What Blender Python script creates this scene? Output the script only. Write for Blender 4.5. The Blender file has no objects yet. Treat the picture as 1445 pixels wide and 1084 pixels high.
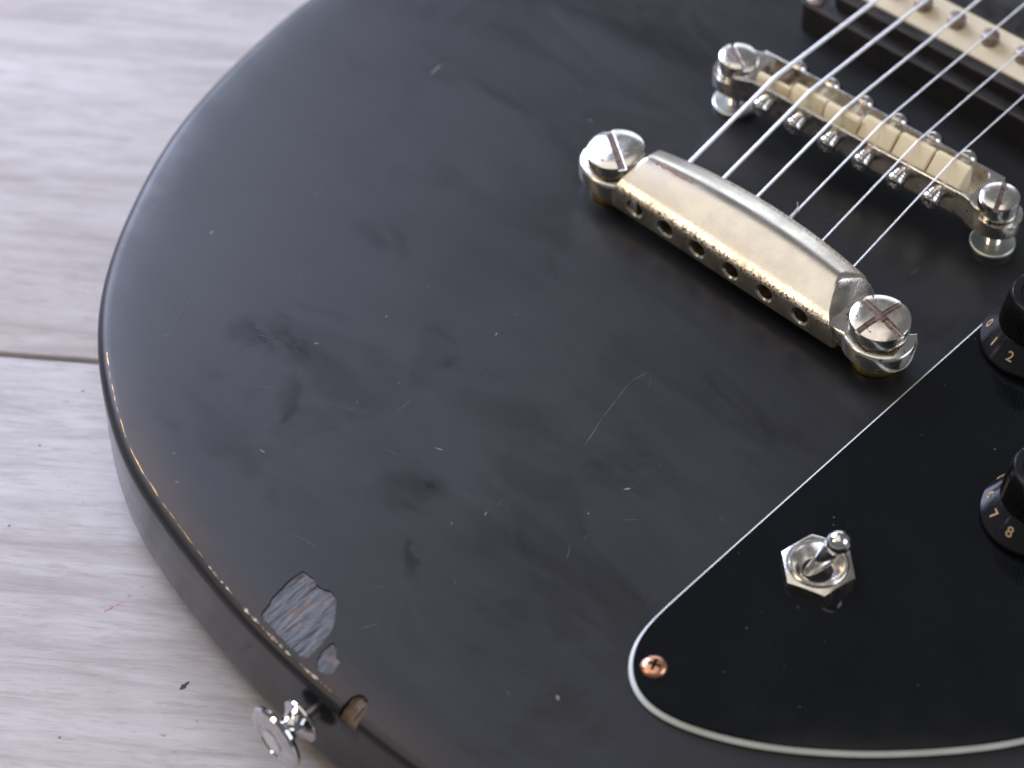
import bpy, bmesh, math, random
from mathutils import Vector, Matrix, noise
from mathutils.geometry import tessellate_polygon
random.seed(7)
S = bpy.context.scene
COL = S.collection
R = math.radians
MM = 0.001
H = 32.0            # body thickness in mm; the guitar lies on its back on the floor (z = 0)
GX, GY, GROT = 0.0543, 0.0350, 47.0   # tailpiece centre on the floor plan, direction of the strings

# ------------------------------------------------------------------ camera
TH = R(49.0); DIST = 4200 / 6.15 * MM
cam = bpy.data.cameras.new('camera'); cam_o = bpy.data.objects.new('camera', cam); COL.objects.link(cam_o)
cam.sensor_width = 36; cam.lens = 36 * 4200 / 1445
cam_o.location = (0, -math.cos(TH) * DIST, math.sin(TH) * DIST + H * MM)
cam_o.rotation_euler = (R(90) - TH, 0, 0)
cam.clip_start = 0.02; cam.clip_end = 50
cam.dof.use_dof = True; cam.dof.focus_distance = DIST - 0.010; cam.dof.aperture_fstop = 10.0
S.camera = cam_o

# ------------------------------------------------------------------ light: a room by day, window behind, warm lamp in front
W = bpy.data.worlds.new('World'); S.world = W; W.use_nodes = True
W.node_tree.nodes['Background'].inputs[0].default_value = (0.97, 0.97, 1.0, 1)
W.node_tree.nodes['Background'].inputs[1].default_value = 0.14
def area(name, loc, target, sx, sy, power, col):
    l = bpy.data.lights.new(name, 'AREA'); l.shape = 'RECTANGLE'; l.size = sx; l.size_y = sy; l.energy = power; l.color = col
    o = bpy.data.objects.new(name, l); COL.objects.link(o); o.location = loc
    o.rotation_euler = (Vector(target) - Vector(loc)).to_track_quat('-Z', 'Y').to_euler()
    return o
area('window_light', (-0.75, 1.15, 0.78), (0, 0, 0.0), 1.0, 0.8, 31, (0.68, 0.74, 1.0))
area('room_lamp', (-1.30, -0.30, 1.05), (0, 0, 0.0), 0.32, 0.26, 3.6, (1.0, 0.80, 0.56))
area('ceiling_light', (-0.7, 0.15, 2.2), (-0.7, 0.15, 0.0), 2.6, 2.4, 17, (1.0, 0.92, 0.82))
area('back_window', (0.40, 2.0, 0.55), (0, 0, 0.0), 1.2, 0.7, 4.5, (0.80, 0.87, 1.0))
area('side_window', (1.55, -0.32, 0.95), (0, 0, 0.0), 1.2, 0.9, 8.0, (0.84, 0.90, 1.0))
S.view_settings.view_transform = 'Standard'; S.view_settings.look = 'None'
S.view_settings.exposure = 0.1; S.view_settings.gamma = 1; S.view_settings.use_curve_mapping = False
S.render.engine = 'CYCLES'
S.cycles.max_bounces = 10; S.cycles.glossy_bounces = 6
S.cycles.sample_clamp_indirect = 6

# ------------------------------------------------------------------ materials
class NT:
    def __init__(s, name):
        s.m = bpy.data.materials.new(name); s.m.use_nodes = True
        s.t = s.m.node_tree; s.b = s.t.nodes['Principled BSDF']
    def n(s, typ, **kw):
        x = s.t.nodes.new(typ)
        for k, v in kw.items():
            if k.startswith('i_'):
                key = k[2:]; key = int(key) if key.isdigit() else key.replace('_', ' ')
                x.inputs[key].default_value = v
            else: setattr(x, k, v)
        return x
    def l(s, a, b): s.t.links.new(a, b)
    def coords(s, scale=(1, 1, 1), loc=(0, 0, 0), rot=(0, 0, 0), src='Object'):
        c = s.n('ShaderNodeTexCoord'); m = s.n('ShaderNodeMapping')
        m.inputs['Location'].default_value = loc; m.inputs['Scale'].default_value = scale; m.inputs['Rotation'].default_value = rot
        s.l(c.outputs[src], m.inputs[0]); return m.outputs[0]
    def noise(s, vec, scale, detail=4, rough=.55, dist=0):
        x = s.n('ShaderNodeTexNoise'); x.inputs['Scale'].default_value = scale; x.inputs['Detail'].default_value = detail
        x.inputs['Roughness'].default_value = rough; x.inputs['Distortion'].default_value = dist
        s.l(vec, x.inputs['Vector']); return x.outputs['Fac']
    def ramp(s, fac, stops, interp='LINEAR'):
        x = s.n('ShaderNodeValToRGB'); cr = x.color_ramp; cr.interpolation = interp
        while len(cr.elements) < len(stops): cr.elements.new(0.5)
        for e, (p, c) in zip(cr.elements, stops):
            e.position = p; e.color = c if len(c) == 4 else (*c, 1)
        s.l(fac, x.inputs[0]); return x.outputs[0]
    def rng(s, v, a, b, c=0, d=1):
        x = s.n('ShaderNodeMapRange'); x.interpolation_type = 'SMOOTHSTEP'
        for i, q in enumerate((a, b, c, d)): x.inputs[1 + i].default_value = q
        s.l(v, x.inputs[0]); return x.outputs[0]
    def math(s, op, a, b=None):
        x = s.n('ShaderNodeMath', operation=op)
        for i, q in enumerate((a, b)):
            if q is None: continue
            if isinstance(q, (int, float)): x.inputs[i].default_value = q
            else: s.l(q, x.inputs[i])
        return x.outputs[0]
    def mix(s, fac, a, b):
        x = s.n('ShaderNodeMix', data_type='RGBA')
        for sock, q in ((x.inputs[0], fac), (x.inputs[6], a), (x.inputs[7], b)):
            if isinstance(q, (int, float)): sock.default_value = q
            elif isinstance(q, tuple): sock.default_value = q if len(q) == 4 else (*q, 1)
            else: s.l(q, sock)
        return x.outputs[2]
    def bump(s, h, strength=.2, dist=.0005):
        x = s.n('ShaderNodeBump'); x.inputs['Strength'].default_value = strength; x.inputs['Distance'].default_value = dist
        s.l(h, x.inputs['Height']); s.l(x.outputs[0], s.b.inputs['Normal']); return x
    def set(s, key, v):
        i = s.b.inputs[key]
        if isinstance(v, (int, float)): i.default_value = v
        elif isinstance(v, tuple): i.default_value = v if len(v) == 4 else (*v, 1)
        else: s.l(v, i)
G3 = lambda v: (v, v, v)

def metal(name, col, rough, col2=None, nscale=400, spread=.12, bump=.0, pits=None):
    t = NT(name); v = t.coords()
    n = t.noise(v, nscale, 5, .6)
    t.set('Metallic', 1.0)
    c = t.mix(t.rng(n, .35, .7), col, col2 or col)
    r = t.rng(n, .25, .75, max(.02, rough - spread * .4), rough + spread)
    if pits:
        p = t.rng(t.noise(v, pits, 3, .65), .60, .68)
        c = t.mix(p, c, (.16, .12, .085)); r = t.math('ADD', r, t.math('MULTIPLY', p, .35))
    t.set('Base Color', c); t.set('Roughness', r)
    if bump: t.bump(n, bump, .0002)
    return t.m
def plain(name, col, rough, nscale=300, spread=.08, col2=None, bump=0, spec=.5):
    t = NT(name); v = t.coords(); n = t.noise(v, nscale, 5)
    t.set('Base Color', t.mix(t.rng(n, .3, .7), col, col2 or col)); t.set('Roughness', t.rng(n, .25, .75, rough - spread, rough + spread))
    t.set('Specular IOR Level', spec)
    if bump: t.bump(n, bump, .0003)
    return t.m

def body_material():
    t = NT('worn_black_lacquer'); v = t.coords()
    vm = t.n('ShaderNodeVectorMath', operation='SCALE'); vm.inputs['Scale'].default_value = 1000; t.l(v, vm.inputs[0]); mmv = vm.outputs[0]
    # edges of the rubbed patches wander
    wn = t.n('ShaderNodeTexNoise'); wn.inputs['Scale'].default_value = .14; wn.inputs['Detail'].default_value = 8; wn.inputs['Roughness'].default_value = .7
    t.l(mmv, wn.inputs['Vector'])
    sub = t.n('ShaderNodeVectorMath', operation='SUBTRACT'); sub.inputs[1].default_value = (.5, .5, .5); t.l(wn.outputs['Color'], sub.inputs[0])
    sc = t.n('ShaderNodeVectorMath', operation='SCALE'); sc.inputs['Scale'].default_value = 12; t.l(sub.outputs[0], sc.inputs[0])
    add = t.n('ShaderNodeVectorMath', operation='ADD'); t.l(mmv, add.inputs[0]); t.l(sc.outputs[0], add.inputs[1])
    patch = None
    for (px, py, rx, ry, rot, amp) in ((-91, 68, 9, 17, 12, 1), (-100, 50, 11, 4, 35, .8), (-102, 11, 9.5, 14, 35, 1), (-114, -1, 10, 2.2, 52, .9), (-25, 75, 12, 9, 30, .4), (-10, 100, 16, 7, 20, .3), (-66.7, 30.5, 3.5, 4, 0, .6), (-97, -12, 9, 12, 0, .35), (-46, 70, 10, 14, 40, .25), (-40, 3, 16, 10, 20, .3)):
        a = R(rot)
        sp = t.n('ShaderNodeVectorMath', operation='SUBTRACT'); sp.inputs[1].default_value = (px, py, 0); t.l(add.outputs[0], sp.inputs[0])
        mp = t.n('ShaderNodeMapping', vector_type='TEXTURE'); mp.inputs['Rotation'].default_value = (0, 0, a); mp.inputs['Scale'].default_value = (rx, ry, 40)
        t.l(sp.outputs[0], mp.inputs[0])
        ln = t.n('ShaderNodeVectorMath', operation='LENGTH'); t.l(mp.outputs[0], ln.inputs[0])
        q = t.rng(ln.outputs['Value'], 1.18, .78, 0, amp)
        patch = q if patch is None else t.math('MAXIMUM', patch, q)
    haze = t.noise(t.coords((1, .45, 1), rot=(0, 0, R(18))), 34, 5, .6, .6)
    fine = t.noise(v, 900, 3)
    smear = t.noise(t.coords((1, .16, 1), rot=(0, 0, R(-55))), 60, 5, .65, .9)
    r = t.rng(haze, .3, .72, .40, .49)
    r = t.math('ADD', r, t.math('MULTIPLY', t.math('SUBTRACT', smear, .5), .24))
    cloud = t.noise(t.coords((1, .7, 1), rot=(0, 0, R(30))), 24, 9, .68, 1.2)
    r = t.math('SUBTRACT', r, t.rng(cloud, .50, .58, 0, .055))
    r = t.math('ADD', r, t.math('MULTIPLY', t.math('SUBTRACT', fine, .5), .05))
    r = t.math('SUBTRACT', r, t.math('MULTIPLY', patch, .115))
    at = t.n('ShaderNodeAttribute', attribute_name='rim')
    rim = t.math('MULTIPLY', at.outputs['Fac'], t.rng(t.noise(v, 45, 3), .2, .6))
    base = t.mix(t.rng(haze, .3, .7), (.006, .0065, .0085), (.010, .0107, .0135))
    t.set('Base Color', t.mix(rim, base, (.075, .034, .012)))
    r = t.math('SUBTRACT', r, t.math('MULTIPLY', at.outputs['Fac'], .08))
    sd = t.n('ShaderNodeAttribute', attribute_name='side')
    r = t.math('MULTIPLY', r, t.math('SUBTRACT', 1.0, t.math('MULTIPLY', sd.outputs['Fac'], .55)))
    t.set('Roughness', r)
    t.set('Specular IOR Level', .49)
    t.bump(t.math('ADD', t.math('MULTIPLY', haze, .9), t.math('MULTIPLY', fine, .05)), .10, .0006)
    return t.m

def plank_material():
    t = NT('whitewashed_wood'); 
    c = t.n('ShaderNodeTexCoord'); oi = t.n('ShaderNodeObjectInfo')
    off = t.n('ShaderNodeVectorMath', operation='ADD'); t.l(c.outputs['Object'], off.inputs[0])
    rv = t.n('ShaderNodeVectorMath', operation='SCALE'); rv.inputs[0].default_value = (3, 5, 1); t.l(oi.outputs['Random'], rv.inputs['Scale']); t.l(rv.outputs[0], off.inputs[1])
    def mapv(scale):
        m = t.n('ShaderNodeMapping'); m.inputs['Scale'].default_value = scale; t.l(off.outputs[0], m.inputs[0]); return m.outputs[0]
    streak = t.noise(mapv((20, 170, 40)), 1.0, 8, .68, .6)
    fine = t.noise(mapv((130, 1000, 100)), 1.0, 5, .65, .3)
    broad = t.noise(mapv((12, 34, 10)), 1.0, 6, .62, .8)
    blot = t.noise(mapv((70, 110, 60)), 1.0, 4, .6)
    col = t.ramp(t.math('ADD', t.math('MULTIPLY', streak, .6), t.math('MULTIPLY', broad, .4)),
                 [(.30, (.32, .285, .265)), (.43, (.44, .405, .395)), (.53, (.55, .522, .515)), (.68, (.65, .635, .635))])
    col = t.mix(t.math('MULTIPLY', t.rng(fine, .50, .70), .42), col, (.36, .31, .29))
    col = t.mix(t.math('MULTIPLY', t.rng(blot, .56, .72), .38), col, (.44, .36, .35))
    speck = t.noise(mapv((420, 620, 200)), 1.0, 2, .5)
    col = t.mix(t.math('MULTIPLY', t.rng(speck, .73, .78), .5), col, (.2, .15, .12))
    t.set('Base Color', col); t.set('Roughness', t.rng(fine, .3, .7, .42, .58)); t.set('Specular IOR Level', .35)
    t.bump(t.math('SUBTRACT', t.math('MULTIPLY', streak, .5), t.math('MULTIPLY', fine, .5)), .25, .0006)
    return t.m

def wood_chip_material():
    t = NT('bare_wood'); v = t.coords((90, 700, 200), rot=(0, 0, R(-10)))
    n = t.noise(v, 1.0, 6, .65, .5); m = t.noise(t.coords(), 260, 4)
    c = t.ramp(n, [(.3, (.020, .017, .017)), (.5, (.046, .043, .046)), (.72, (.105, .108, .125))])  # wood tones; the blue-grey stop carries the window's reflection in the colour
    c = t.mix(t.math('MULTIPLY', t.rng(m, .52, .70), .6), c, (.17, .085, .04))
    t.set('Base Color', c); t.set('Roughness', .4); t.set('Specular IOR Level', .5)
    t.bump(n, .6, .0010); return t.m
def edge_wear_material():
    t = NT('worn_edge'); n = t.noise(t.coords(), 700, 3, .6)
    t.set('Base Color', t.ramp(n, [(.40, (.10, .055, .025)), (.52, (.34, .24, .15)), (.60, (.72, .66, .56))]))
    t.set('Roughness', .35); t.bump(n, .6, .0005); return t.m
def string_material():
    t = NT('string_steel'); t.set('Metallic', 1.0); t.set('Base Color', (.95, .94, .94)); t.set('Roughness', .42)
    w = t.n('ShaderNodeTexWave', wave_type='BANDS', bands_direction='X'); w.inputs['Scale'].default_value = 900
    t.l(t.coords(), w.inputs['Vector']); t.bump(w.outputs['Fac'], .2, .0002); return t.m
def tail_material():
    t = NT('worn_nickel'); v = t.coords()
    t.set('Metallic', 1.0)
    n = t.noise(v, 130, 5, .6); f = t.noise(v, 1500, 3, .6)
    at = t.n('ShaderNodeAttribute', attribute_name='ridge')
    c = t.mix(t.rng(n, .35, .7), (.82, .77, .68), (.68, .63, .55))
    p = t.math('MULTIPLY', t.rng(f, .50, .60), t.rng(at.outputs['Fac'], .15, .8))
    c = t.mix(p, c, (.10, .085, .075))
    front = t.n('ShaderNodeAttribute', attribute_name='front')
    c = t.mix(t.math('MULTIPLY', front.outputs['Fac'], t.rng(n, .25, .8, .25, .8)), c, (.26, .215, .18))  # front face coloured dark brown, its dim reflections put into the base colour
    r = t.math('ADD', t.rng(n, .25, .75, .20, .32), t.math('MULTIPLY', p, .35))
    r = t.math('ADD', r, t.math('MULTIPLY', front.outputs['Fac'], .12))
    t.set('Base Color', c); t.set('Roughness', r)
    t.bump(t.math('MULTIPLY', f, t.math('ADD', t.math('MULTIPLY', at.outputs['Fac'], .9), .1)), .42, .0003); return t.m

M = {}
M['body'] = body_material(); M['plank'] = plank_material(); M['chip'] = wood_chip_material(); M['wear'] = edge_wear_material()
M['string'] = string_material(); M['tail'] = tail_material()
M['chrome'] = metal('chrome', (.86, .85, .83), .07, (.78, .76, .73), 500, .08, .02)
M['chrome_dirty'] = metal('aged_chrome', (.86, .83, .78), .19, (.78, .74, .68), 350, .12, .04, pits=420)
M['nickel'] = metal('dull_nickel', (.74, .71, .66), .2, (.62, .58, .52), 500, .14, .04)
M['brass'] = metal('brass', (.70, .52, .22), .3, (.52, .38, .15), 700, .15, .1)
M['zinc'] = metal('zinc_washer', (.72, .73, .66), .34, (.60, .62, .56), 300, .12, .05)
M['copper'] = metal('copper', (.80, .42, .27), .28, (.68, .33, .2), 900, .12, .05)
M['pole'] = metal('tarnished_steel', (.34, .29, .26), .42, (.22, .17, .15), 900, .2, .3)
M['guard'] = plain('glossy_black_plastic', (.0038, .0044, .0062), .05, 60, .02, (.005, .0058, .008), spec=.45)
M['knob'] = plain('black_knob_plastic', (.010, .010, .012), .16, 300, .06)
M['ringp'] = plain('satin_black_plastic', (.016, .015, .016), .34, 260, .08, (.024, .022, .022), .08)
M['white_ply'] = plain('white_plastic', (.80, .86, .85), .35, 120, .05, (.70, .75, .70))
M['saddle'] = plain('cream_nylon', (.88, .77, .53), .38, 160, .06, (.82, .69, .44), .05)
M['bobbin'] = plain('aged_cream_plastic', (.78, .69, .50), .36, 90, .06, (.70, .60, .41), .05)
M['ink'] = plain('gold_print', (.50, .34, .17), .5, 900, .05, (.58, .42, .24))
M['gap'] = plain('dark_gap', (.05, .042, .03), .8, 300, .05, (.03, .024, .015))
M['rust'] = plain('rusty_slot', (.11, .06, .04), .7, 900, .1, (.26, .20, .17), .4)
M['ding'] = plain('exposed_primer', (.25, .23, .215), .55, 900, .05)
M['hair'] = plain('scratch_grey', (.10, .10, .10), .55, 900, .05)
M['dust'] = plain('dust', (.13, .16, .165), .8, 900, .05)
M['black_hole'] = plain('recess_black', (.006, .005, .005), .6)
M['red_mark'] = plain('pink_pencil', (.62, .26, .30), .7, 900, .05, (.66, .46, .46))
M['speck'] = plain('grey_fleck', (.17, .17, .20), .6)
M['dark_mark'] = plain('dark_fleck', (.03, .035, .04), .5)
M['orange'] = plain('red_brown_stain', (.45, .10, .03), .6, 900, .1, (.30, .08, .03))

# ------------------------------------------------------------------ mesh helpers (all in mm)
def finish(name, bm, mat, parent=None, loc=(0, 0, 0), rot=(0, 0, 0), ang=35, recalc=True, smooth=True):
    if recalc: bmesh.ops.recalc_face_normals(bm, faces=bm.faces[:])
    me = bpy.data.meshes.new(name); bmesh.ops.scale(bm, vec=(MM, MM, MM), verts=bm.verts[:])
    bm.to_mesh(me); bm.free()
    if smooth:
        me.shade_smooth(); me.set_sharp_from_angle(angle=R(ang))
    for m in (mat if isinstance(mat, (list, tuple)) else [mat]): me.materials.append(m)
    return place(name, me, parent, loc, rot)
def place(name, me, parent=None, loc=(0, 0, 0), rot=(0, 0, 0)):
    o = bpy.data.objects.new(name, me); COL.objects.link(o); o.parent = parent
    o.location = Vector(loc) * MM; o.rotation_euler = rot
    return o
def loft(bm, rings, cap0=True, cap1=True, closed=True):
    vs = [[bm.verts.new(p) for p in r] for r in rings]
    n = len(rings[0])
    for a, b in zip(vs, vs[1:]):
        for i in range(n if closed else n - 1):
            j = (i + 1) % n
            bm.faces.new((a[i], a[j], b[j], b[i]))
    if cap0: bm.faces.new(vs[0][::-1])
    if cap1: bm.faces.new(vs[-1])
    return vs
def axis_matrix(d, up=(0, 0, 1)):
    z = Vector(d).normalized(); u = Vector(up)
    if abs(z.dot(u)) > .98: u = Vector((1, 0, 0))
    x = u.cross(z).normalized(); y = z.cross(x)
    return Matrix((x, y, z)).transposed()
def lathe(bm, prof, n=32, c=(0, 0, 0), d=(0, 0, 1), cap0=True, cap1=True):
    m = axis_matrix(d); c = Vector(c); rings = []
    for r, z in prof:
        rings.append([c + m @ Vector((r * math.cos(2 * math.pi * i / n), r * math.sin(2 * math.pi * i / n), z)) for i in range(n)])
    return loft(bm, rings, cap0, cap1)
def arc(cx, cz, r, a0, a1, n=6):
    return [(cx + r * math.cos(R(a0 + (a1 - a0) * i / n)), cz + r * math.sin(R(a0 + (a1 - a0) * i / n))) for i in range(n + 1)]
def prism(bm, outline, z0, z1, bev=0, n=3):
    rings = [[Vector((x, y, z0)) for x, y in outline]]
    if bev:
        for k in range(n + 1):
            a = R(90 * k / n); rings.append([Vector((x, y, z1 - bev + bev * math.sin(a))) for x, y in inset(outline, bev * (1 - math.cos(a)))])
    else: rings.append([Vector((x, y, z1)) for x, y in outline])
    loft(bm, rings)
def area2(p): return sum(a[0] * b[1] - b[0] * a[1] for a, b in zip(p, p[1:] + p[:1])) / 2
def normals(p):
    n = len(p); s = 1 if area2(p) > 0 else -1; out = []
    for i in range(n):
        a, b = p[i - 1], p[(i + 1) % n]
        dx, dy = b[0] - a[0], b[1] - a[1]; L = math.hypot(dx, dy) or 1
        out.append((s * dy / L, -s * dx / L))
    return out
def inset(p, d): return [(x - nx * d, y - ny * d) for (x, y), (nx, ny) in zip(p, normals(p))]
def spline(pts, per=14):
    out = []; n = len(pts)
    for i in range(n):
        p0, p1, p2, p3 = (Vector(pts[(i + k - 1) % n]) for k in range(4))
        for k in range(per):
            t = k / per
            out.append(tuple(.5 * ((2 * p1) + (p2 - p0) * t + (2 * p0 - 5 * p1 + 4 * p2 - p3) * t * t + (3 * p1 - p0 - 3 * p2 + p3) * t ** 3)))
    return out
def resample(p, n):
    q = p + p[:1]; d = [0]
    for a, b in zip(q, q[1:]): d.append(d[-1] + math.dist(a, b))
    out = []; j = 0
    for i in range(n):
        s = d[-1] * i / n
        while d[j + 1] < s: j += 1
        f = (s - d[j]) / (d[j + 1] - d[j]); out.append((q[j][0] + (q[j + 1][0] - q[j][0]) * f, q[j][1] + (q[j + 1][1] - q[j][1]) * f))
    return out
def smooth_closed(p, it):
    for _ in range(it):
        n = len(p); p = [((p[i - 1][0] + 2 * p[i][0] + p[(i + 1) % n][0]) / 4, (p[i - 1][1] + 2 * p[i][1] + p[(i + 1) % n][1]) / 4) for i in range(n)]
    return p
def rounded_rect(hx, hy, r, n=6):
    out = []
    for sx, sy, a in ((1, 1, 0), (-1, 1, 90), (-1, -1, 180), (1, -1, 270)):
        out += [(sx * (hx - r) + r * math.cos(R(a + 90 * k / n)), sy * (hy - r) + r * math.sin(R(a + 90 * k / n))) for k in range(n + 1)]
    return out
def tube(bm, pts, rad, n=10):
    rings = []; pts = [Vector(p) for p in pts]
    for i, p in enumerate(pts):
        d = (pts[min(i + 1, len(pts) - 1)] - pts[max(i - 1, 0)]); m = axis_matrix(d)
        rr = rad[i] if isinstance(rad, (list, tuple)) else rad
        rings.append([p + m @ Vector((rr * math.cos(2 * math.pi * k / n), rr * math.sin(2 * math.pi * k / n), 0)) for k in range(n)])
    loft(bm, rings)
def boxm(bm, c, h, rot=0):
    m = Matrix.Rotation(rot, 3, 'Z'); c = Vector(c)
    v = [bm.verts.new(c + m @ Vector((sx * h[0], sy * h[1], sz * h[2]))) for sx in (-1, 1) for sy in (-1, 1) for sz in (-1, 1)]
    for f in ((0, 1, 3, 2), (4, 6, 7, 5), (0, 4, 5, 1), (2, 3, 7, 6), (0, 2, 6, 4), (1, 5, 7, 3)): bm.faces.new([v[i] for i in f])
def cut(o, cutter_bms, ang=35):
    """subtract each cutter from the object's mesh for good"""
    cs = []
    for b in cutter_bms:
        c = finish('cutter', b, M['black_hole'], smooth=False); c.parent = o.parent; c.location = o.location; c.rotation_euler = o.rotation_euler; cs.append(c)
        md = o.modifiers.new('cut', 'BOOLEAN'); md.operation = 'DIFFERENCE'; md.solver = 'EXACT'; md.object = c
    bpy.context.view_layer.update()
    dg = bpy.context.evaluated_depsgraph_get()
    me = bpy.data.meshes.new_from_object(o.evaluated_get(dg), preserve_all_data_layers=True, depsgraph=dg)
    o.modifiers.clear(); old = o.data; o.data = me; me.name = o.name
    for c in cs: bpy.data.objects.remove(c)
    bpy.data.meshes.remove(old)
    me.shade_smooth(); me.set_sharp_from_angle(angle=R(ang))
    return o

# ------------------------------------------------------------------ the setting: whitewashed plank floor
floor_bm = bmesh.new(); boxm(floor_bm, (0, 0, -14), (1500, 1500, 4))
floor_o = finish('floor', floor_bm, M['gap']); floor_o['kind'] = 'structure'
PW, PL, GAP = 190.0, 1200.0, 1.3
pb = bmesh.new(); prism(pb, [(-PL / 2 + GAP / 2, -PW / 2 + GAP / 2), (PL / 2 - GAP / 2, -PW / 2 + GAP / 2), (PL / 2 - GAP / 2, PW / 2 - GAP / 2), (-PL / 2 + GAP / 2, PW / 2 - GAP / 2)], -9.9, 0, .5, 3)
plank = finish('plank', pb, M['plank'], floor_o, ang=50)
prot = R(-5.9); ux, uy = math.cos(prot), math.sin(prot); first = True
planks = {}
for row in range(-6, 7):
    for k in range(-1, 2):
        u = k * PL + (row % 3) * 310 - 250
        # seam line passes through (-127, 37.7)
        x = -127 + (u + 127) * ux - ((row - .5) * PW) * uy
        y = 37.7 + (u + 127) * uy + ((row - .5) * PW) * ux
        o = plank if first else place('plank', plank.data, floor_o)
        first = False
        o.location = (x * MM, y * MM, 0); o.rotation_euler = (0, 0, prot); planks[(row, k)] = o

# ------------------------------------------------------------------ the guitar
guitar = bpy.data.objects.new('electric_guitar', None); COL.objects.link(guitar)
guitar.empty_display_size = .02; guitar.location = (GX, GY, 0); guitar.rotation_euler = (0, 0, R(GROT))
guitar['label'] = 'worn black single-cut electric guitar with chrome hardware lying on whitewashed planks'
guitar['category'] = 'electric guitar'
Z = H                                                # height of the flat top

rim_pts = [(-1.7, 143.4), (-14.3, 142.2), (-30.5, 139.7), (-45.8, 136.4), (-59.3, 132.2), (-73.5, 125.8), (-86.8, 118.6), (-97.1, 112.2), (-107.8, 103.9),
           (-115.8, 95.6), (-119.8, 90.8), (-125.6, 82.6), (-130.3, 75.0), (-136.4, 63.0), (-140.0, 52.0), (-143.4, 38.5), (-145.6, 28.4), (-148.0, 16.1),
           (-149.2, 7.6), (-149.9, -.5), (-150.5, -10.2), (-150.9, -19.1), (-151.0, -25.5), (-150.9, -33.6), (-150.5, -43.7), (-147.5, -66), (-139, -96), (-122, -125),
           (-98, -149), (-66, -168), (-32, -179), (5, -182), (42, -175), (80, -159), (118, -143), (155, -134), (186, -132), (206, -118), (206, -95), (196, -72),
           (200, -46), (222, -30), (240, -8), (248, 26), (246, 66), (230, 98), (200, 114), (165, 114), (130, 116), (98, 124), (64, 135), (30, 142.6)]
NR = 900
rim = smooth_closed(resample(spline(rim_pts), NR), 60)
# top falls away gently towards the rim, then a small round-over, a straight side and a round-over at the back
topprof = [(-15, 0), (-12, 0), (-9, -.01), (-7, -.035), (-5, -.08), (-3.4, -.14), (-2.2, -.20), (-1, -.28), (0, -.36)]
prof = list(topprof)
for k in range(1, 8):
    a = R(10 + 80 * k / 7); prof.append((3.0 * (math.sin(a) - math.sin(R(10))), -.36 - 3.0 * (math.cos(R(10)) - math.cos(a))))
dmax = prof[-1][0]
RB = 9.0
prof += [(dmax, -10), (dmax, -16), (dmax, -H + RB)]
for k in range(1, 9):
    a = R(90 * k / 8); prof.append((dmax - RB * (1 - math.cos(a)), -H + RB * (1 - math.sin(a)) + .02))
RN = normals(rim)
bb = bmesh.new()
rings = [[Vector((x + nx * d, y + ny * d, Z + z)) for (x, y), (nx, ny) in zip(rim, RN)] for d, z in prof]
vs = loft(bb, rings)
body = finish('body', bb, M['body'], guitar, ang=40)
rimval = [0, 0, .05, .18, .4, .65, .85, .95, .8, .35, .1, .05] + [0] * 24
at = body.data.attributes.new('rim', 'FLOAT', 'POINT')
vals = []
for ri in range(len(prof)):
    for i in range(NR):
        x, y = rim[i]
        w = .55 if (x < -118 and -55 < y < 92) else .0
        if w: w *= min(1, (92 - y) / 25, (y + 55) / 40)
        vals.append(rimval[ri] * w)
at.data.foreach_set('value', vals)
sa = body.data.attributes.new('side', 'FLOAT', 'POINT')
sa.data.foreach_set('value', [min(1, max(0, (ri - 11) / 4)) for ri in range(len(prof)) for _ in range(NR)])

def top_z(x, y):
    d = min(((x - a) ** 2 + (y - b) ** 2, i) for i, (a, b) in enumerate(rim))
    i = d[1]; s = (x - rim[i][0]) * RN[i][0] + (y - rim[i][1]) * RN[i][1]
    for (d0, z0), (d1, z1) in zip(topprof, topprof[1:]):
        if d0 <= s <= d1: return z0 + (z1 - z0) * (s - d0) / (d1 - d0)
    return 0.0 if s < 0 else -.36 - s * .5
def ragged(pts, amp, per=5, seed=0):
    p = resample(spline(pts, per), len(pts) * per)
    return [(x + amp * noise.noise((x * .6, y * .6, seed)), y + amp * noise.noise((x * .6, y * .6, seed + 9))) for x, y in p]
chips = [ragged([(-147.4, 10.6), (-142.8, 11.9), (-138.9, 12.6), (-134.9, 12.8), (-133.0, 12.0), (-133.0, 9.7), (-133.6, 6.6), (-132.9, 3.4), (-134.1, 1.0), (-136.4, -1.0), (-139.0, -3.2), (-142.0, -4.1), (-145.2, -4.7), (-148.9, -4.8), (-149.0, -2.5), (-148.8, 1.4), (-148.3, 5.5), (-147.8, 8.1)], .5, 4, 2),
         ragged([(-142.0, -6.2), (-144.0, -9.0), (-144.7, -10.9), (-147.2, -11.4), (-148.8, -10.9), (-149.2, -9.3), (-148.5, -7.4), (-145.4, -6.0)], .25, 5, 5)]
cutters = []
for ch in chips:
    c = bmesh.new()
    loft(c, [[Vector((x, y, Z + top_z(x, y) - .32)) for x, y in ch], [Vector((x, y, Z + 3)) for x, y in ch]])
    bmesh.ops.triangulate(c, faces=c.faces[:]); bmesh.ops.recalc_face_normals(c, faces=c.faces[:]); cutters.append(c)
notch = ragged([(-147.4, -20.4), (-147.9, -22.4), (-149.6, -23.6), (-156, -23.8), (-156, -19.4), (-150, -18.9), (-148.3, -19.2)], .3, 4, 3)
c = bmesh.new(); loft(c, [[Vector((x, y, Z - 3.6 + (1.75 if x > -150.5 else 0))) for x, y in notch], [Vector((x, y, Z + 3)) for x, y in notch]])
bmesh.ops.triangulate(c, faces=c.faces[:]); bmesh.ops.recalc_face_normals(c, faces=c.faces[:]); cutters.append(c)
cut(body, cutters, 40)
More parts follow.
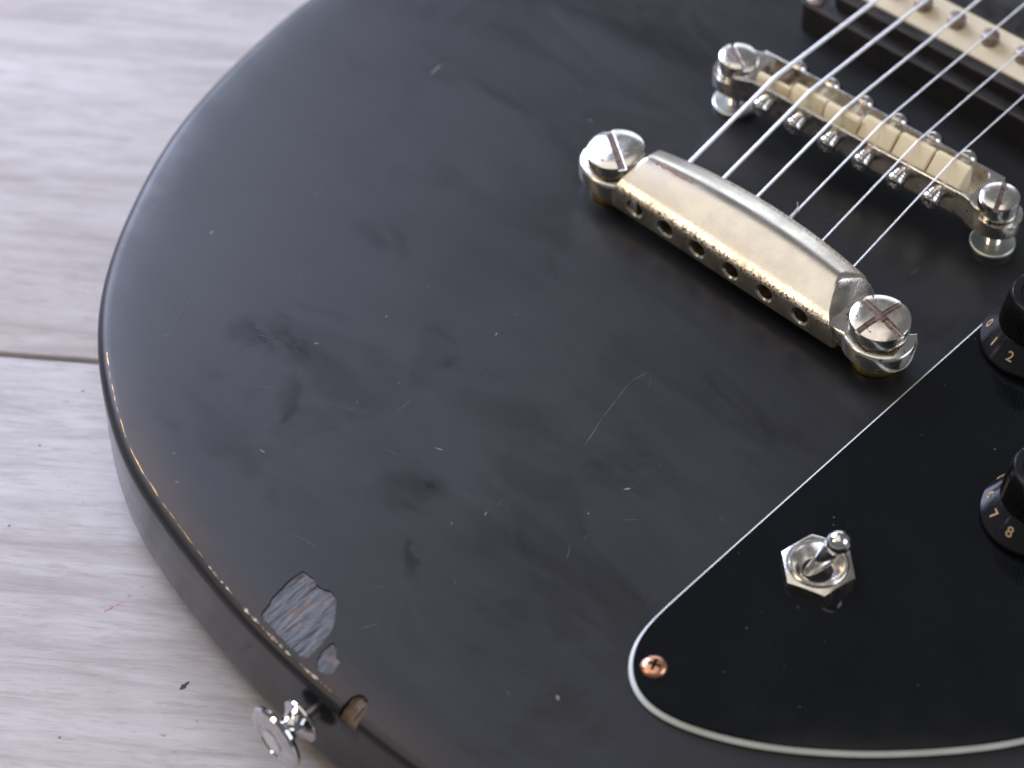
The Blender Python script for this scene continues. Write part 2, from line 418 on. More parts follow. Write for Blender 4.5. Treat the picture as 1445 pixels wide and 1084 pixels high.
def chip_floor(poly, lift, name, dz=.24, rough=.18, pull=.05):
    """bare wood in the chip: a fine sheet with torn fibres, sitting on the cut floor"""
    b = bmesh.new(); p = inset(poly, pull)
    x0, x1 = min(q[0] for q in p), max(q[0] for q in p); y0, y1 = min(q[1] for q in p), max(q[1] for q in p)
    vs = [b.verts.new((x, y, 0)) for x, y in p]; f = b.faces.new(vs)
    bmesh.ops.triangulate(b, faces=[f])
    for _ in range(4):
        bmesh.ops.subdivide_edges(b, edges=[e for e in b.edges if e.calc_length() > .7], cuts=1)
        bmesh.ops.triangulate(b, faces=b.faces[:])
    for v in b.verts:
        f1 = noise.noise((v.co.x * .22, v.co.y * 1.7, 3.1)) + .5 * noise.noise((v.co.x * .5, v.co.y * 4.0, 7.7))
        v.co.z = Z + top_z(v.co.x, v.co.y) - dz + rough * f1 + lift
    return finish(name, b, M['chip'], body, ang=60)
chip_floor(chips[0], 0, 'bare_wood_chip')
chip_floor(chips[1], 0, 'bare_wood_chip', .22, .1)
# splintered wood in the notch on the rim
nb = bmesh.new()
for k in range(10):
    y = -19.3 - k * .46; h = random.uniform(-.3, .45)
    pts = [(-147.3 - random.uniform(0, .7), y, Z - 1.0 + h * .3), (-149.6, y + random.uniform(-.2, .2), Z - 1.35 + h * .6), (-151.6, y, Z - 2.2 + h), (-153.0, y, Z - 3.9)]
    tube(nb, pts, [.25, .40, .42, .3], 6)
nw = finish('splintered_notch', nb, plain('splintered_wood', (.085, .038, .014), .5, 420, .1, (.22, .175, .13), .5), body)
nw['label'] = 'notch of splintered bare wood on the body edge'

# worn line along the rim: thin rubbed strip that turns into flaked paint
def rim_strip(y_hi, y_lo, w_fn, name, mat, off):
    idx = [i for i in range(NR) if rim[i][0] < -100 and y_lo < rim[i][1] < y_hi]
    idx.sort(key=lambda i: -rim[i][1]); b = bmesh.new(); prev = None
    fine = []
    for a, c in zip(idx, idx[1:]):
        for k in range(4):
            t = k / 4; fine.append(((rim[a][0] * (1 - t) + rim[c][0] * t, rim[a][1] * (1 - t) + rim[c][1] * t), (RN[a][0] * (1 - t) + RN[c][0] * t, RN[a][1] * (1 - t) + RN[c][1] * t)))
    def at_angle(p, n, s):      # s in mm along the section, 0 at the rim line; negative = onto the top
        if s < 0: d, z, nr, nz = s, -.36 - s * .12, .12, 1
        else:
            a = R(10) + s / 3.0; d, z = 3 * (math.sin(a) - math.sin(R(10))), -.36 - 3 * (math.cos(R(10)) - math.cos(a)); nr, nz = math.sin(a), math.cos(a)
        d += nr * .05; z += nz * .05
        return Vector((p[0] + n[0] * d, p[1] + n[1] * d, Z + z))
    for j, (p, n) in enumerate(fine):
        w = w_fn(p[1], j)
        if w <= .03: prev = None; continue
        c0 = off + .22 * noise.noise((p[1] * .25, 1.7, 0))
        cur = [b.verts.new(at_angle(p, n, c0 + w * q)) for q in (-.5, -.17, .17, .5)]
        if prev:
            for q in range(3): b.faces.new((prev[q], prev[q + 1], cur[q + 1], cur[q]))
        prev = cur
    return finish(name, b, mat, body, ang=60)
rim_strip(92, 26, lambda y, j: max(0, .13 + .40 * noise.noise((y * .35, 4.2, 0)) + .10 * noise.noise((j * .9, 0, 0))), 'rubbed_edge', metal('rubbed_gold_edge', (.50, .30, .11), .3, (.30, .17, .06), 700, .15), .15)
rim_strip(34, -18, lambda y, j: max(0, .38 + .9 * noise.noise((j * .37, 4.2, 0)) + .35 * noise.noise((y * .3, 0, 2))) * min(1, (34 - y) / 8) * min(1, max(0, .75 + 2.2 * noise.noise((y * .16, 3.3, 8)))), 'flaked_edge', M['wear'], .5)

# dings and scratches in the lacquer
def sliver(b, x, y, L, w, ang, z=.03, bend=0):
    c, s = math.cos(R(ang)), math.sin(R(ang)); n = 6; up = []; lo = []
    for k in range(n + 1):
        t = k / n * 2 - 1; hw = w * .5 * math.sqrt(max(0, 1 - t * t)) * random.uniform(.6, 1.1) if 0 < k < n else w * .04
        dx, dy = t * L / 2, bend * (1 - t * t)
        for lst, sg in ((up, 1), (lo, -1)):
            X = x + c * dx - s * (dy + sg * hw); Y = y + s * dx + c * (dy + sg * hw)
            lst.append(b.verts.new((X, Y, Z + top_z(X, Y) + z)))
    for k in range(n): b.faces.new((lo[k], lo[k + 1], up[k + 1], up[k]))
# (x, y, length, width, angle)
dings = [(-76.5, 101.5, 1.8, .8, 20), (-84.5, 57.6, 1.4, .8, -40), (-88.0, 14.6, 2.8, .55, -70), (-115.6, 43.3, 2.4, .5, -85), (-67.4, 51.6, .9, .7, 0), (-53.9, 29.0, 1.5, .7, 20),
         (-94.4, -5.8, 1.4, .6, 20), (-78.9, -22.4, .8, .5, 0), (-67.8, -24.0, 2.2, .9, -40), (14.2, 60.8, 1.6, .6, -30), (-64.2, 131.6, 1.0, .7, 0),
         (-93.9, 114.0, .7, .5, 0), (-134.7, 50.8, 1.6, .4, -80), (-129.6, 57.4, 1.4, .4, -30), (-120.0, -50.8, 1.8, 1.5, 60), (-80, 35, .8, .5, 0), (-101.5, -2.2, .7, .5, 10)]
for d in dings:
    b = bmesh.new(); sliver(b, d[0], d[1], d[2] * .75, d[3] * .5, d[4]); finish('ding', b, M['ding'], body, ang=60)
b = bmesh.new(); sliver(b, 4.4, 103.0, 8.5, 1.3, 8); gouge = finish('gouge', b, M['black_hole'], body, ang=60)
b = bmesh.new(); sliver(b, 1.2, 101.7, 4.6, .5, 8, .06); finish('gouge', b, M['ding'], body, ang=60)
b = bmesh.new()
tr = [(-38.5, -4.6), (-43.4, -3.6), (-50, -4.9), (-56.1, -6.1), (-65.1, -8.8)]
for (x0, y0), (x1, y1) in zip(tr, tr[1:]):
    sliver(b, (x0 + x1) / 2, (y0 + y1) / 2, math.dist((x0, y0), (x1, y1)) * 1.08, .15, math.degrees(math.atan2(y1 - y0, x1 - x0)))
finish('long_scratch', b, plain('scratch_tan', (.15, .135, .12), .55), body, ang=60)
b = bmesh.new()
for _ in range(70):
    x, y = random.uniform(-138, 40), random.uniform(-48, 120)
    if math.hypot(x, y) > 150 or (abs(x) < 22 and -55 < y < 55): continue
    sliver(b, x, y, random.uniform(1, 9) * random.random() + .8, random.uniform(.06, .15), random.gauss(-8, 35), .025, random.uniform(-.5, .5))
hs = finish('hairline_scratches', b, M['hair'], body, ang=60); hs['kind'] = 'stuff'

# ---- strap button on the tail end
sdir = Vector((-1, .10, .0)).normalized()
sp = Vector((-152.9, -9.6, Z - 11.5)); bmx = bmesh.new()
def along(prof): return [(r, z) for r, z in prof]
lathe(bmx, along([(r * .96, z * .9 - 3.2) for r, z in [(5.2, 6.2), (5.5, 6.6), (5.4, 7.2), (4.2, 8.0), (3.2, 9.2), (2.9, 10.4), (3.1, 11.4), (4.3, 12.2), (6.8, 12.9), (8.0, 13.6), (8.15, 14.3), (7.7, 15.0), (6.2, 15.6), (4.4, 15.85), (4.2, 15.5), (3.2, 15.2)]]), 48, sp, sdir)
M['button'] = metal('button_chrome', (.66, .65, .66), .05, (.58, .57, .58), 500, .05, .02)
sbut = finish('strap_button', bmx, M['button'], guitar, ang=30)
bmx = bmesh.new(); lathe(bmx, [(1.9, -1), (1.9, 2.6)], 20, sp, sdir); finish('screw_shank', bmx, M['chrome'], sbut)
bmx = bmesh.new(); lathe(bmx, [(2.9, 10.3), (2.8, 11.0), (2.0, 11.35), (.6, 11.5)], 24, sp, sdir); finish('screw_head', bmx, M['chrome'], sbut)

# ---- pickguard: black / white / black plies with a bevelled edge
gpts = [(60, -51.9), (34.3, -51.9), (2.3, -51.9), (-23.7, -51.9), (-48.4, -51.9), (-72.5, -51.9), (-88.9, -52.0), (-95.0, -52.5), (-99.6, -53.7), (-103.6, -56.0), (-106.8, -59.2), (-109.0, -63.5), (-109.6, -68.6),
        (-108.2, -75.6), (-104.3, -84.8), (-99.0, -93.7), (-91.9, -103.0), (-84.8, -110.9), (-74.3, -120.8), (-62.8, -129.6), (-40, -143), (-10, -154), (25, -159), (60, -154), (92, -138), (104, -108), (98, -74), (82, -56)]
gout = smooth_closed(resample(spline(gpts), 500), 8)
def ply(name, d0, d1, z0, z1, mat, parent, z_in=None):
    b = bmesh.new(); loft(b, [[Vector((x, y, Z + z)) for x, y in inset(gout, d)] for d, z in ((d0, z0), (d1, z1))]); return finish(name, b, mat, parent, ang=25)
guard = ply('pickguard', .82, 1.0, 1.45, 2.0, M['guard'], guitar)
ply('white_ply', .0, .80, .50, 1.44, M['white_ply'], guard)
ply('lower_ply', .25, .0, .02, .49, M['guard'], guard)
GZ = Z + 2.0
# guard screw with a cross recess
def cross_cutter(c, r, w, z0, z1, rot):
    out = []
    for s in (0, math.pi / 2):
        b = bmesh.new(); boxm(b, (c[0], c[1], (z0 + z1) / 2), (r, w / 2, (z1 - z0) / 2), rot + s); out.append(b)
    return out
def guard_screw(x, y, rot):
    b = bmesh.new(); lathe(b, [(2.8, 0.01), (2.85, .25), (2.6, .7), (2.0, 1.0), (1.2, 1.18), (.3, 1.24)], 40, (x, y, GZ))
    o = finish('guard_screw', b, M['copper'], guard, ang=40)
    cut(o, cross_cutter((x, y), 1.5, .78, GZ - .5, GZ + 3, rot), 40)
    b = bmesh.new()
    for q in (0, math.pi / 2): boxm(b, (x, y, GZ + .12 + q * .01), (1.45, .37, .02), rot + q)  # black plates stand in for the shade down in the recess
    rc = finish('recess_dark_plate', b, M['black_hole'], o)
    return o
guard_screw(-101.4, -61.3, R(20))
guard_screw(86, -70, R(50)); guard_screw(70, -143, R(10))
b = bmesh.new()
for _ in range(45):
    x, y = random.uniform(-104, 40), random.uniform(-125, -54)
    if y < -128 - (x + 62) * .6 and x < -30: continue
    if y < -66 - (x + 109) * 1.25 : continue
    r = .06 + .13 * random.random() ** 2; n = 5; a0 = random.random() * 6
    b.faces.new([b.verts.new((x + r * math.cos(a0 + k * 6.283 / n) * random.uniform(.6, 1.4), y + r * math.sin(a0 + k * 6.283 / n), GZ + .03)) for k in range(n)])
du = finish('dust_specks', b, M['dust'], guard); du['kind'] = 'stuff'

# ---- toggle switch
tx, ty = -58.0, -70.4
b = bmesh.new(); hexo = [(tx + 8.5 * math.cos(R(48 + 60 * k)), ty + 8.5 * math.sin(R(48 + 60 * k))) for k in range(6)]
hx = []
for k in range(6):      # subdivide the sides so the chamfer can be a cone
    a, c = hexo[k], hexo[(k + 1) % 6]
    hx += [(a[0] + (c[0] - a[0]) * q / 6, a[1] + (c[1] - a[1]) * q / 6) for q in range(6)]
circ = lambda r: [(tx + r * math.cos(math.atan2(y - ty, x - tx)), ty + r * math.sin(math.atan2(y - ty, x - tx))) for x, y in hx]
def cone(limit, z): return [Vector((x, y, z - max(0, math.hypot(x - tx, y - ty) - limit) * .3)) for x, y in hx]
loft(b, [[Vector((x, y, GZ + .02)) for x, y in hx], cone(7.6, GZ + 2.4), [Vector((x, y, GZ + 2.5)) for x, y in circ(7.2)], [Vector((x, y, GZ + 2.55)) for x, y in circ(6.7)], [Vector((x, y, GZ + 1.5)) for x, y in circ(6.55)]], True, False)
tog = finish('toggle_switch', b, M['nickel'], guitar, ang=28); tog['label'] = 'hexagonal nut of the toggle switch'
b = bmesh.new(); lathe(b, [(6.5, 1.6), (6.5, 2.75), (6.2, 3.0), (5.7, 3.0), (5.3, 2.6), (4.5, 1.2), (3.7, .3), (3.4, .25), (3.3, -.8)], 48, (tx, ty, GZ), cap0=False)
finish('threaded_bushing', b, M['nickel'], tog, ang=28)
b = bmesh.new(); lathe(b, [(3.6, .21), (.05, .205)], 24, (tx, ty, GZ), cap0=False); finish('hole_dark_disc', b, M['black_hole'], tog)  # black disc painted as the darkness inside the bushing
ld = Vector((4.3, -4.4, 12.4)).normalized()
b = bmesh.new(); lathe(b, [(1.7, -1.5), (1.8, 3.0), (2.05, 7), (2.25, 10.6), (2.2, 10.9), (2.55, 11.4), (2.7, 12.3), (2.68, 13.2), (2.4, 14.1), (1.9, 14.8), (1.2, 15.2), (.3, 15.4)], 40, (tx - 1.6, ty + 1.2, GZ - 1.2), ld)
finish('lever', b, M['chrome'], tog, ang=50)

# ---- control knobs with printed numerals
def text_mesh(ch, size):
    cu = bpy.data.curves.new('numeral', 'FONT'); cu.body = ch; cu.size = size; cu.align_x = 'CENTER'; cu.align_y = 'CENTER'; cu.extrude = .02 * MM; cu.offset = .045 * MM
    o = bpy.data.objects.new('numeral', cu); COL.objects.link(o); bpy.context.view_layer.update()
    dg = bpy.context.evaluated_depsgraph_get(); me = bpy.data.meshes.new_from_object(o.evaluated_get(dg)); bpy.data.objects.remove(o)
    me.materials.clear(); me.materials.append(M['ink']); return me
NUM = {str(k): text_mesh(str(k), 3.5 * MM) for k in range(11)}
def knob(x, y, a0, step, label):
    b = bmesh.new(); lathe(b, [(12.2, .6), (12.7, .9), (12.7, 1.7), (12.3, 2.3), (9.6, 6.6), (9.2, 7.2), (8.6, 7.3)], 72, (0, 0, 0), cap1=False)
    k = finish('control_knob', b, M['knob'], guitar, (x, y, GZ), ang=30); k['label'] = label
    b = bmesh.new(); n = 120; rings = []
    for r, z, kn in ((9.1, 6.9, 1), (8.2, 13, 1), (7.5, 16.2, 1), (7.2, 16.7, .5), (6.9, 16.8, 0), (5.4, 16.8, 0), (5.2, 16.4, 0), (.2, 16.4, 0)):
        rings.append([Vector(((r + .16 * kn * (1 if i % 2 else -1)) * math.cos(2 * math.pi * i / n), (r + .16 * kn * (1 if i % 2 else -1)) * math.sin(2 * math.pi * i / n), z)) for i in range(n)])
    loft(b, rings); finish('knurled_cap', b, M['knob'], k, ang=25)
    slope = math.atan2(6.6 - 2.3, 12.3 - 9.6)      # cone face
    for d in range(11):
        a = a0 + d * step
        t = .5; r, z = 12.3 + (9.6 - 12.3) * t, 2.3 + 4.3 * t
        ca, sa = math.cos(a), math.sin(a)
        up = Vector((-ca * math.cos(slope), -sa * math.cos(slope), math.sin(slope)))      # inwards, up the cone
        out = Vector((ca * math.sin(slope), sa * math.sin(slope), math.cos(slope)))
        right = up.cross(out)
        o = place('numeral', NUM[str(d)], k); m = Matrix((right, up, out)).transposed().to_4x4()
        m.translation = (Vector((r * ca, r * sa, z)) + out * .10) * MM; o.matrix_local = m
    return k
knob(27.8, -65.2, R(122), R(30), 'black numbered knob turned so that 0, 1 and 2 face the tailpiece')
knob(-13.3, -96.3, R(119) - R(30) * 6, R(30), 'black numbered knob turned so that 6, 7 and 8 face the toggle switch')

# ---- stop tailpiece
def tail_section(y):
    """(x, z, ridge, front) round the bar at y"""
    t = max(0, 1 - (y / 36.0) ** 2)
    xb = 8.6 + 3.4 * t; zt = 14.6 + 1.4 * t
    P = [(-5.4, 2.7, 0, 1), (-6.9, 3.9, 0, 1), (-7.2, 6.2, 0, 1), (-7.15, 8.0, 0, 1), (-7.1, 9.0, .4, 1), (-6.95, 9.7, 1, .9), (-6.6, 10.3, .95, .4), (-6.0, 11.0, .45, 0), (-5.2, 11.75, .3, 0), (-4.4, 12.35, .2, 0)]
    n = 12
    for k in range(1, n + 1):
        u = k / n; x = -4.4 + (xb - .5 + 4.4) * u
        z = 12.35 + (zt - 12.35) * math.sin(math.pi * .5 * min(1, u / .55)) - (2.7 * ((u - .55) / .45) ** 1.25 if u > .55 else 0)
        P.append((x, z, .12 if k == 1 else (.5 if k >= n - 1 else 0), 0))
    P += [(xb - .1, 10.6, .4, 0), (xb, 8.4, .3, 0), (xb - .2, 6.0, 0, 0), (xb - 1.2, 4.2, 0, 0), (xb - 3, 3.6, 0, 0)]
    return P
b = bmesh.new(); rings = []; rv = []; fv = []
ys = [-32.6 + 67.6 * k / 64 for k in range(65)]
for y in ys:
    sec = tail_section(y)
    rr = []
    for x, z, a, f in sec:
        # end faces lean: the top stops short of the base
        yy = y
        if y == ys[0]: yy = y + max(0, z - 8.9) * 1.0
        if y == ys[-1]: yy = y - max(0, z - 8.9) * .4
        rr.append(Vector((x, yy, Z + z))); rv.append(a); fv.append(f)
    rings.append(rr)
    if y == ys[0]: pass
# keep the rings next to the leaning ends from crossing them
for k in (1, 2, 3, 4, 5, 6, 7):
    for j in range(len(rings[0])):
        rings[k][j].y = max(rings[k][j].y, rings[0][j].y + .15 * k); rings[-1 - k][j].y = min(rings[-1 - k][j].y, rings[-1][j].y - .15 * k)
loft(b, rings)
tail = finish('tailpiece', b, M['tail'], guitar, ang=42); tail['label'] = 'worn nickel stop bar tailpiece with a row of string holes'
for nm, vals in (('ridge', rv), ('front', fv)):
    a = tail.data.attributes.new(nm, 'FLOAT', 'POINT'); a.data.foreach_set('value', vals)
hole_y = [27.7, 18.1, 8.2, -2.1, -12.4, -23.0]
cs = []
for y in hole_y:
    c = bmesh.new(); lathe(c, [(3.0, -2), (2.55, .4), (2.05, .85), (2.0, 13), (1.2, 13.2), (1.2, 26)], 28, (-7.5, y, Z + 7.6), (1, 0, 0)); bmesh.ops.recalc_face_normals(c, faces=c.faces[:]); cs.append(c)
cut(tail, cs, 42)
for y in hole_y:        # the string's ball end deep inside each hole
    b = bmesh.new(); lathe(b, [(.3, 0), (1.5, .2), (1.7, 1.0), (1.7, 2.6), (.4, 2.8)], 20, (1.5, y, Z + 7.6), (1, 0, 0)); finish('ball_end', b, M['brass'], tail)
def hook(yc, sgn):
    ro, ri = 9.1, 4.4
    P = [(-6.7, yc - sgn * 13)]
    for k in range(29):                     # outer edge: angle measured from -x, going round the end
        a = R(-40 + 175 * k / 28)
        P.append((-ro * math.cos(a) * (.86 if a < R(60) else .86 + .14 * min(1, (a - R(60)) / R(40))), yc + sgn * ro * math.sin(a)))
    for k in range(25):                     # back along the inner slot
        a = R(135 - 260 * k / 24)
        P.append((-ri * math.cos(a), yc + sgn * ri * math.sin(a)))
    P.append((8.2, yc - sgn * 7.5)); P.append((8.2, yc - sgn * 13))
    return P
for yc, sgn in ((40.4, 1), (-40.4, -1)):
    b = bmesh.new(); P = hook(yc, sgn)
    rings = [[Vector((x, y, Z + z)) for x, y in (inset(P, d) if d else P)] for d, z in ((.5, 4.3), (0, 4.9), (0, 8.4), (.25, 9.0), (.7, 9.3))]
    loft(b, rings); finish('hook_end', b, M['chrome_dirty'], tail, ang=35)
    # stud and bushing
    b = bmesh.new(); lathe(b, [(4.6, .02), (5.75, .25), (5.85, 1.2), (5.6, 2.0), (4.9, 2.3), (3.6, 2.5)], 60, (0, yc, Z))
    for v in b.verts:
        if abs(math.hypot(v.co.x, v.co.y - yc) - 5.85) < .2: v.co.x *= 1 + .012 * math.sin(40 * math.atan2(v.co.y - yc, v.co.x))
    finish('bushing', b, M['brass'], tail, ang=40)
    b = bmesh.new(); tz = Z + (14.2 if sgn > 0 else 14.6)
    tilt = Vector((-.05, .10, 1)) if sgn > 0 else Vector((-.02, -.03, 1))
    lathe(b, [(3.6, -12.5), (3.6, -3.8), (6.9, -3.7), (7.15, -3.4), (7.2, -1.1), (7.0, -.55), (6.5, -.25), (4.5, .05), (2.2, .2), (.2, .24)], 56, (0, yc, tz + .3), tilt)
    st = finish('stud', b, M['chrome_dirty'], tail, ang=32)
    mt = axis_matrix(tilt); cs = []
    for s, rot in enumerate((R(-35) if sgn > 0 else R(-11), R(55) if sgn > 0 else R(-99))):
        c = bmesh.new(); boxm(c, (0, 0, 1.0), (9, 1.0 if s == 0 else .75, 2.0 if s == 0 else 1.75), rot)
        m4 = mt.to_4x4(); m4.translation = Vector((0, yc, tz)); c.transform(m4); cs.append(c)
    cut(st, cs[:1] if sgn > 0 else cs, 32)
    b = bmesh.new()
    for s, rot in list(enumerate((R(-35) if sgn > 0 else R(-11), R(55) if sgn > 0 else R(-99))))[:1 if sgn > 0 else 2]:
        boxm(b, (0, 0, -.98 + .26 * s), (6.6, .92 if s == 0 else .68, .03), rot)
    m4 = mt.to_4x4(); m4.translation = Vector((0, yc, tz)); b.transform(m4)
    finish('slot_grime', b, M['rust'], tail)
b = bmesh.new()      # streak of red-brown on the bar top
for k in range(46):
    y = 31.0 - k * .28; x = 2.2 + .035 * (31 - y) + random.uniform(-.25, .25); r = random.uniform(.08, .26)
    sec = tail_section(y); z = max(q[1] for q in sec)
    for (x0, z0, *_), (x1, z1, *_) in zip(sec, sec[1:]):
        if x0 <= x <= x1 and z0 > 8: z = z0 + (z1 - z0) * (x - x0) / (x1 - x0)
    b.faces.new([b.verts.new((x + r * math.cos(q * 1.2566) * 1.0, y + r * 1.5 * math.sin(q * 1.2566), Z + z + .05)) for q in range(5)])
finish('rust_streak', b, M['orange'], tail)['kind'] = 'stuff'

# ---- tune-o-matic style bridge; its own frame: y along the posts, x towards the neck
BX, BY, BR = 45.65, .25, R(3.82)
X0, X1 = -3.9, 7.6; YL = 33.2
P = []
def bridge_outline():
    q = [(X0, 0), (X0, 31.0), (-5.4, 34.5), (-5.7, 38.2)]
    q += [(5.7 * -math.cos(R(a)), 38.2 + 6.1 * math.sin(R(a))) for a in range(20, 181, 20)]
    q += [(6.4, 35.6), (X1, 35.0), (X1, 0)]
    q += [(X1, -35.0), (6.4, -35.6)]
    q += [(5.7 * math.cos(R(a)), -38.2 - 6.1 * math.sin(R(a))) for a in range(0, 161, 20)]
    q += [(-5.7, -38.2), (-5.4, -34.5), (X0, -31.0)]
    return q
b = bmesh.new(); bo = bridge_outline()
prism(b, bo, Z + 7.4, Z + 14.6, .35, 3)
bridge = finish('bridge', b, M['chrome_dirty'], guitar, (BX, BY, 0), (0, 0, BR), ang=30)
bridge['label'] = 'chrome bridge with six cream saddles'
c1 = bmesh.new(); prism(c1, [(x + (X0 + X1) / 2, y) for x, y in rounded_rect((X1 - X0) / 2 - 1.05, 32.0, 1.6)], Z + 8.2, Z + 20); bmesh.ops.recalc_face_normals(c1, faces=c1.faces[:])
cs = [c1]
for s in (1, -1):       # ends step down round the posts
    c = bmesh.new(); lathe(c, [(6.0, 11.6), (6.0, 20)], 40, (-.3, s * 39.2, Z)); cs.append(c)
    c = bmesh.new(); boxm(c, (0, s * 43, Z + 15.6), (9, 4.4, 4.4)); cs.append(c)
cut(bridge, cs, 30)
for s in (1, -1):
    b = bmesh.new(); lathe(b, [(1.0, .02), (5.4, .02), (5.55, .3), (5.5, 1.1), (5.2, 1.3), (2.4, 1.35)], 48, (0, s * 38.2, Z)); finish('washer', b, M['zinc'], bridge, ang=30)
    b = bmesh.new(); pr = [(2.0, .5)]
    for k in range(11): pr += [(2.0, 1.4 + k * .5), (1.75, 1.65 + k * .5)]
    pr += [(2.0, 7.2), (3.0, 11.4), (4.5, 11.6), (4.75, 11.9), (4.8, 15.9), (4.65, 16.3), (4.4, 16.45), (2.5, 16.6), (.2, 16.65)]
    lathe(b, pr, 48, (0, s * 38.2, Z)); post = finish('post_screw', b, M['chrome_dirty'], bridge, ang=32)
    rot = R(56) if s > 0 else R(20)
    c = bmesh.new(); boxm(c, (0, s * 38.2, Z + 16.9), (6, .62, 1.5), rot); cut(post, [c], 32)
    b = bmesh.new(); boxm(b, (0, s * 38.2, Z + 15.42), (4.4, .56, .03), rot); finish('slot_rust', b, M['rust'], bridge)
sad_y = [26.0, 16.0, 6.1, -3.8, -13.8, -23.8]
SADX = [-1.3, .0, -.2, 1.6, 2.0, 2.2]           # ridge of each saddle
for i, (y, xr) in enumerate(zip(sad_y, SADX)):
    hw = 4.75; b = bmesh.new()
    if i == 0: sec = [(-2.7, 8), (-2.75, 14.9), (-2.6, 15.6), (-2.3, 16.3), (-1.9, 16.6), (xr, 16.7), (xr + .35, 16.4), (xr + .45, 15.8), (xr + .4, 8)]
    elif i < 3: sec = [(-2.7, 8), (-2.75, 14.2), (-2.4, 15.2), (xr - 1.5, 17.2), (xr - 1.0, 17.6), (xr, 17.7), (xr + .4, 17.4), (xr + .5, 8)]
    else: sec = [(-2.75, 8), (-2.75, 14.1), (-2.4, 14.6), (xr - 1.1, 17.5), (xr - .6, 17.8), (xr, 17.9), (xr + .45, 17.6), (xr + .55, 17.0), (xr + .5, 8)]
    cx = sum(q[0] for q in sec) / len(sec)
    rings = []
    for yy, sc in ((-hw, .93), (-hw + .35, 1), (hw - .35, 1), (hw, .93)):
        rings.append([Vector((cx + (x - cx) * sc, y + yy, Z + (z if z < 9 else z - (1 - sc) * 5))) for x, z in sec])
    loft(b, rings); sd = finish('saddle', b, M['saddle'], bridge, ang=32)
    # intonation screw: head and collars on the tail side, domed tip on the neck side
    b = bmesh.new(); zz = Z + 11.4
    lathe(b, [(1.7, 0), (1.75, .5), (1.4, .55), (1.4, .9), (2.1, .95), (2.1, 1.4), (1.6, 1.5), (1.6, 1.7), (2.2, 1.8), (2.2, 2.2), (1.8, 2.3), (2.3, 2.45), (2.45, 2.9), (2.3, 3.8), (1.8, 4.3), (1.0, 4.5), (.2, 4.55)], 28, (X0 + .1, y + .2, zz), (-1, 0, -.12))
    sc = finish('intonation_screw', b, M['chrome'], bridge, ang=35)
    dd = Vector((-1, 0, -.12)).normalized(); cc = Vector((X0 + .1, y + .2, zz)) + dd * 4.6; mt = axis_matrix(dd); cs = []
    for rr in (.5, .5 + math.pi / 2):
        c = bmesh.new(); boxm(c, (0, 0, 0), (1.3, .3, .55), rr); m4 = mt.to_4x4(); m4.translation = cc; c.transform(m4); cs.append(c)
    cut(sc, cs, 35)
    b = bmesh.new(); lathe(b, [(1.2, 0), (2.9, .05), (3.0, 1.0), (2.7, 2.2), (1.8, 3.1), (.2, 3.5)], 28, (X1 - .05, y + .2, Z + 12.2), (1, 0, 0)); finish('screw_tip', b, M['chrome'], bridge, ang=40)
    b = bmesh.new(); pr = []
    x_ = xr + .3
    while x_ < X1 - .9: pr += [(1.5, x_), (1.15, x_ + .28)]; x_ += .56
    lathe(b, pr, 16, (0, y + .2, Z + 12.3), (1, 0, 0)); finish('screw_thread', b, M['pole'] if i == 0 else M['chrome'], bridge, ang=20)

# ---- pickup with black ring, one cream coil
PXC, PYC, PR = 97.0, 3.0, R(3.1)
b = bmesh.new(); prism(b, rounded_rect(19.0, 43.5, 2.5), Z + .02, Z + 8.8, .7, 3)
pick = finish('pickup', b, M['ringp'], guitar, (PXC, PYC, 0), (0, 0, PR), ang=30); pick['label'] = 'black mounting ring of the pickup'
b = bmesh.new(); prism(b, rounded_rect(15.4, 36.5, 2.8), Z + 8.0, Z + 13.0, 1.0, 4); finish('coil_frame', b, M['ringp'], pick, ang=30)
def coil(name, x0, x1, mat, z):
    b = bmesh.new(); prism(b, [(x + (x0 + x1) / 2, y) for x, y in rounded_rect((x1 - x0) / 2, 33.5, 2.0)], Z + 12, z, .5, 3); return finish(name, b, mat, pick, ang=30)
coil('cream_bobbin', -12.2, .9, M['bobbin'], Z + 13.5)
coil('black_bobbin', 1.2, 13.8, M['ringp'], Z + 13.5)
pole_y = [25.3, 15.2, 5.2, -4.8, -14.8, -24.8]
b = bmesh.new(); lathe(b, [(2.25, 0), (2.3, 2.2), (2.2, 2.7), (1.9, 2.9), (.2, 3.0)], 28); pm = finish('pole_piece', b, M['pole'], pick, (-5.2, pole_y[0], Z + 13.3), ang=35)
for y in pole_y[1:]: place('pole_piece', pm.data, pick, (-5.2, y, Z + 13.3))
b = bmesh.new(); lathe(b, [(2.4, 0), (2.4, .3), (1.6, .9), (.3, 1.1)], 24); rs = finish('ring_screw', b, M['pole'], pick, (-15.6, 40.2, Z + 8.75))
for x, y in ((15.6, 40.2), (-15.6, -40.2), (15.6, -40.2)): place('ring_screw', rs.data, pick, (x, y, Z + 8.75))

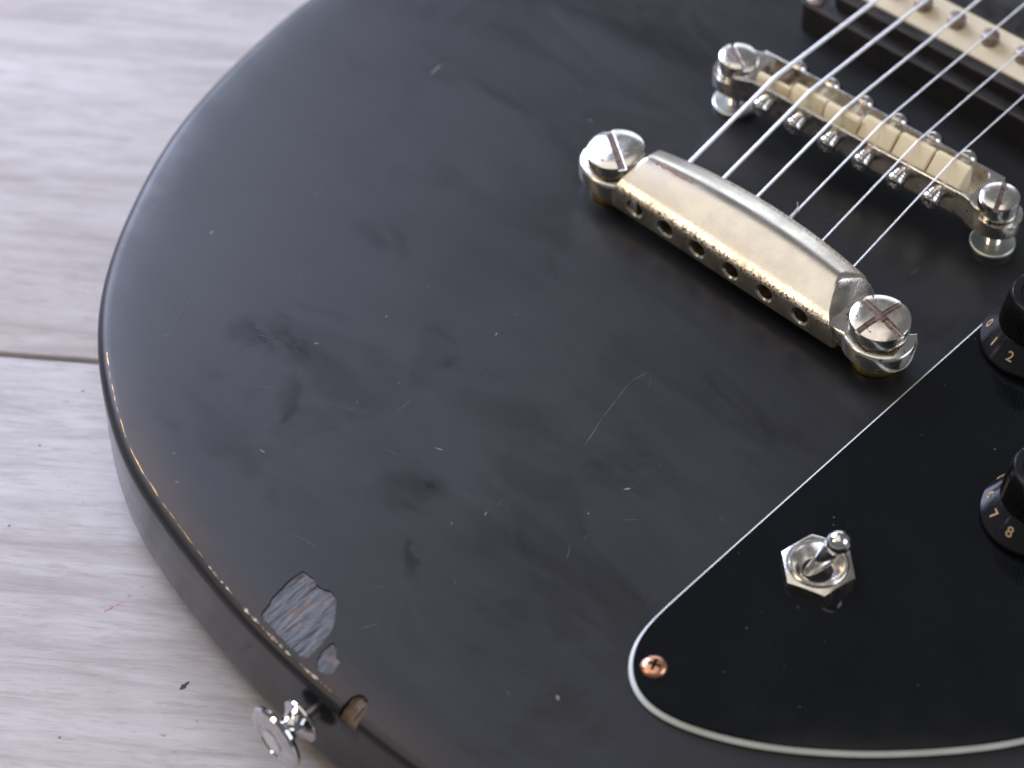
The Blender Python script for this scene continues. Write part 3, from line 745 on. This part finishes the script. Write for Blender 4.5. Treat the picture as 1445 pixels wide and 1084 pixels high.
# ---- strings
srad = [.55, .46, .37, .25, .21, .18]
cb, sb_ = math.cos(BR), math.sin(BR)
for i in range(6):
    y = sad_y[i] + .1; x = SADX[i] - (.5 if i else .3)
    gx, gy = BX + x * cb - y * sb_, BY + x * sb_ + y * cb
    zt = (16.75 if i == 0 else 17.75 if i < 3 else 17.95) + srad[i] * .9
    ty_ = hole_y[i]
    b = bmesh.new()
    p = [(4, ty_, Z + 7.6), (9.5, ty_ + (gy - ty_) * .16, Z + 8.2), (gx - 1.6, ty_ + (gy - ty_) * .95, Z + zt - .45), (gx - .5, gy, Z + zt - .04), (gx + .8, gy, Z + zt + .05)]
    for k in range(1, 7): p.append((gx + .8 + k * 28, gy * (1 - .0032 * 28 * k * .28), Z + zt + .05 + k * .32))
    tube(b, p, srad[i], 10); o = finish('string', b, M['string'], guitar, ang=60)
    if i == 3:      # tail of the winding where it leaves the bar
        b = bmesh.new()
        pts = []
        for k in range(40):
            t = k / 39; q = Vector(p[1]).lerp(Vector(p[2]), .10 + t * .12); a = k * 1.3
            pts.append(q + Vector((0, .42 * math.cos(a), .42 * math.sin(a))))
        pts.append(pts[-1] + Vector((.4, .5, 1.2))); tube(b, pts, .16, 6); finish('twisted_tail', b, M['string'], o, ang=60)

# ------------------------------------------------------------------ flecks on the planks
def fleck(name, pts, w, mat, parent, gaps=0):
    """ragged ribbon of pigment lying on a plank"""
    inv = parent.matrix_basis.inverted(); b = bmesh.new(); prev = None; P = [Vector(p) for p in pts]; n = 5 * (len(P) - 1)
    for k in range(n + 1):
        t = k / n * (len(P) - 1); i = min(int(t), len(P) - 2); p = P[i].lerp(P[i + 1], t - i); d = (P[i + 1] - P[i]).normalized()
        ww = w * .5 * (math.sin(math.pi * (k + .3) / (n + .6)) ** .5) * random.uniform(.35, 1.1); nr = Vector((-d.y, d.x))
        if random.random() < gaps: prev = None; continue
        cur = [b.verts.new(inv @ Vector(((p.x + sg * nr.x * ww) * MM, (p.y + sg * nr.y * ww) * MM, .00006)) * 1000) for sg in (-1, 1)]
        if prev: b.faces.new((prev[0], prev[1], cur[1], cur[0]))
        prev = cur
    return finish(name, b, mat, parent)
bpy.context.view_layer.update()
near = planks[(0, 0)]
CAMZ = cam_o.location
def floor_at(px, py):       # where a mark seen in the photograph lies on the floor
    t = TH; d = Vector((px - 722.5, math.cos(t) * 4200 - math.sin(t) * (py - 542), -math.sin(t) * 4200 - math.cos(t) * (py - 542)))
    s = -CAMZ.z / d.z; return ((CAMZ.x + d.x * s) * 1000, (CAMZ.y + d.y * s) * 1000)
fleck('pink_mark', [floor_at(*q) for q in ((147, 863), (155, 858), (163, 853), (170, 851), (178, 843), (184, 839), (195, 833), (205, 824))], 1.1, M['red_mark'], near, .3)
fleck('dark_fleck', [floor_at(*q) for q in ((254, 973), (258, 970), (262, 966), (267, 962))], 1.3, M['dark_mark'], near)
for q in ((11, 743), (201, 738), (82, 1042), (115, 553), (54, 630)):
    fleck('speck', [floor_at(*q), floor_at(q[0] + 4, q[1] - 2)], .6, M['speck'], near)
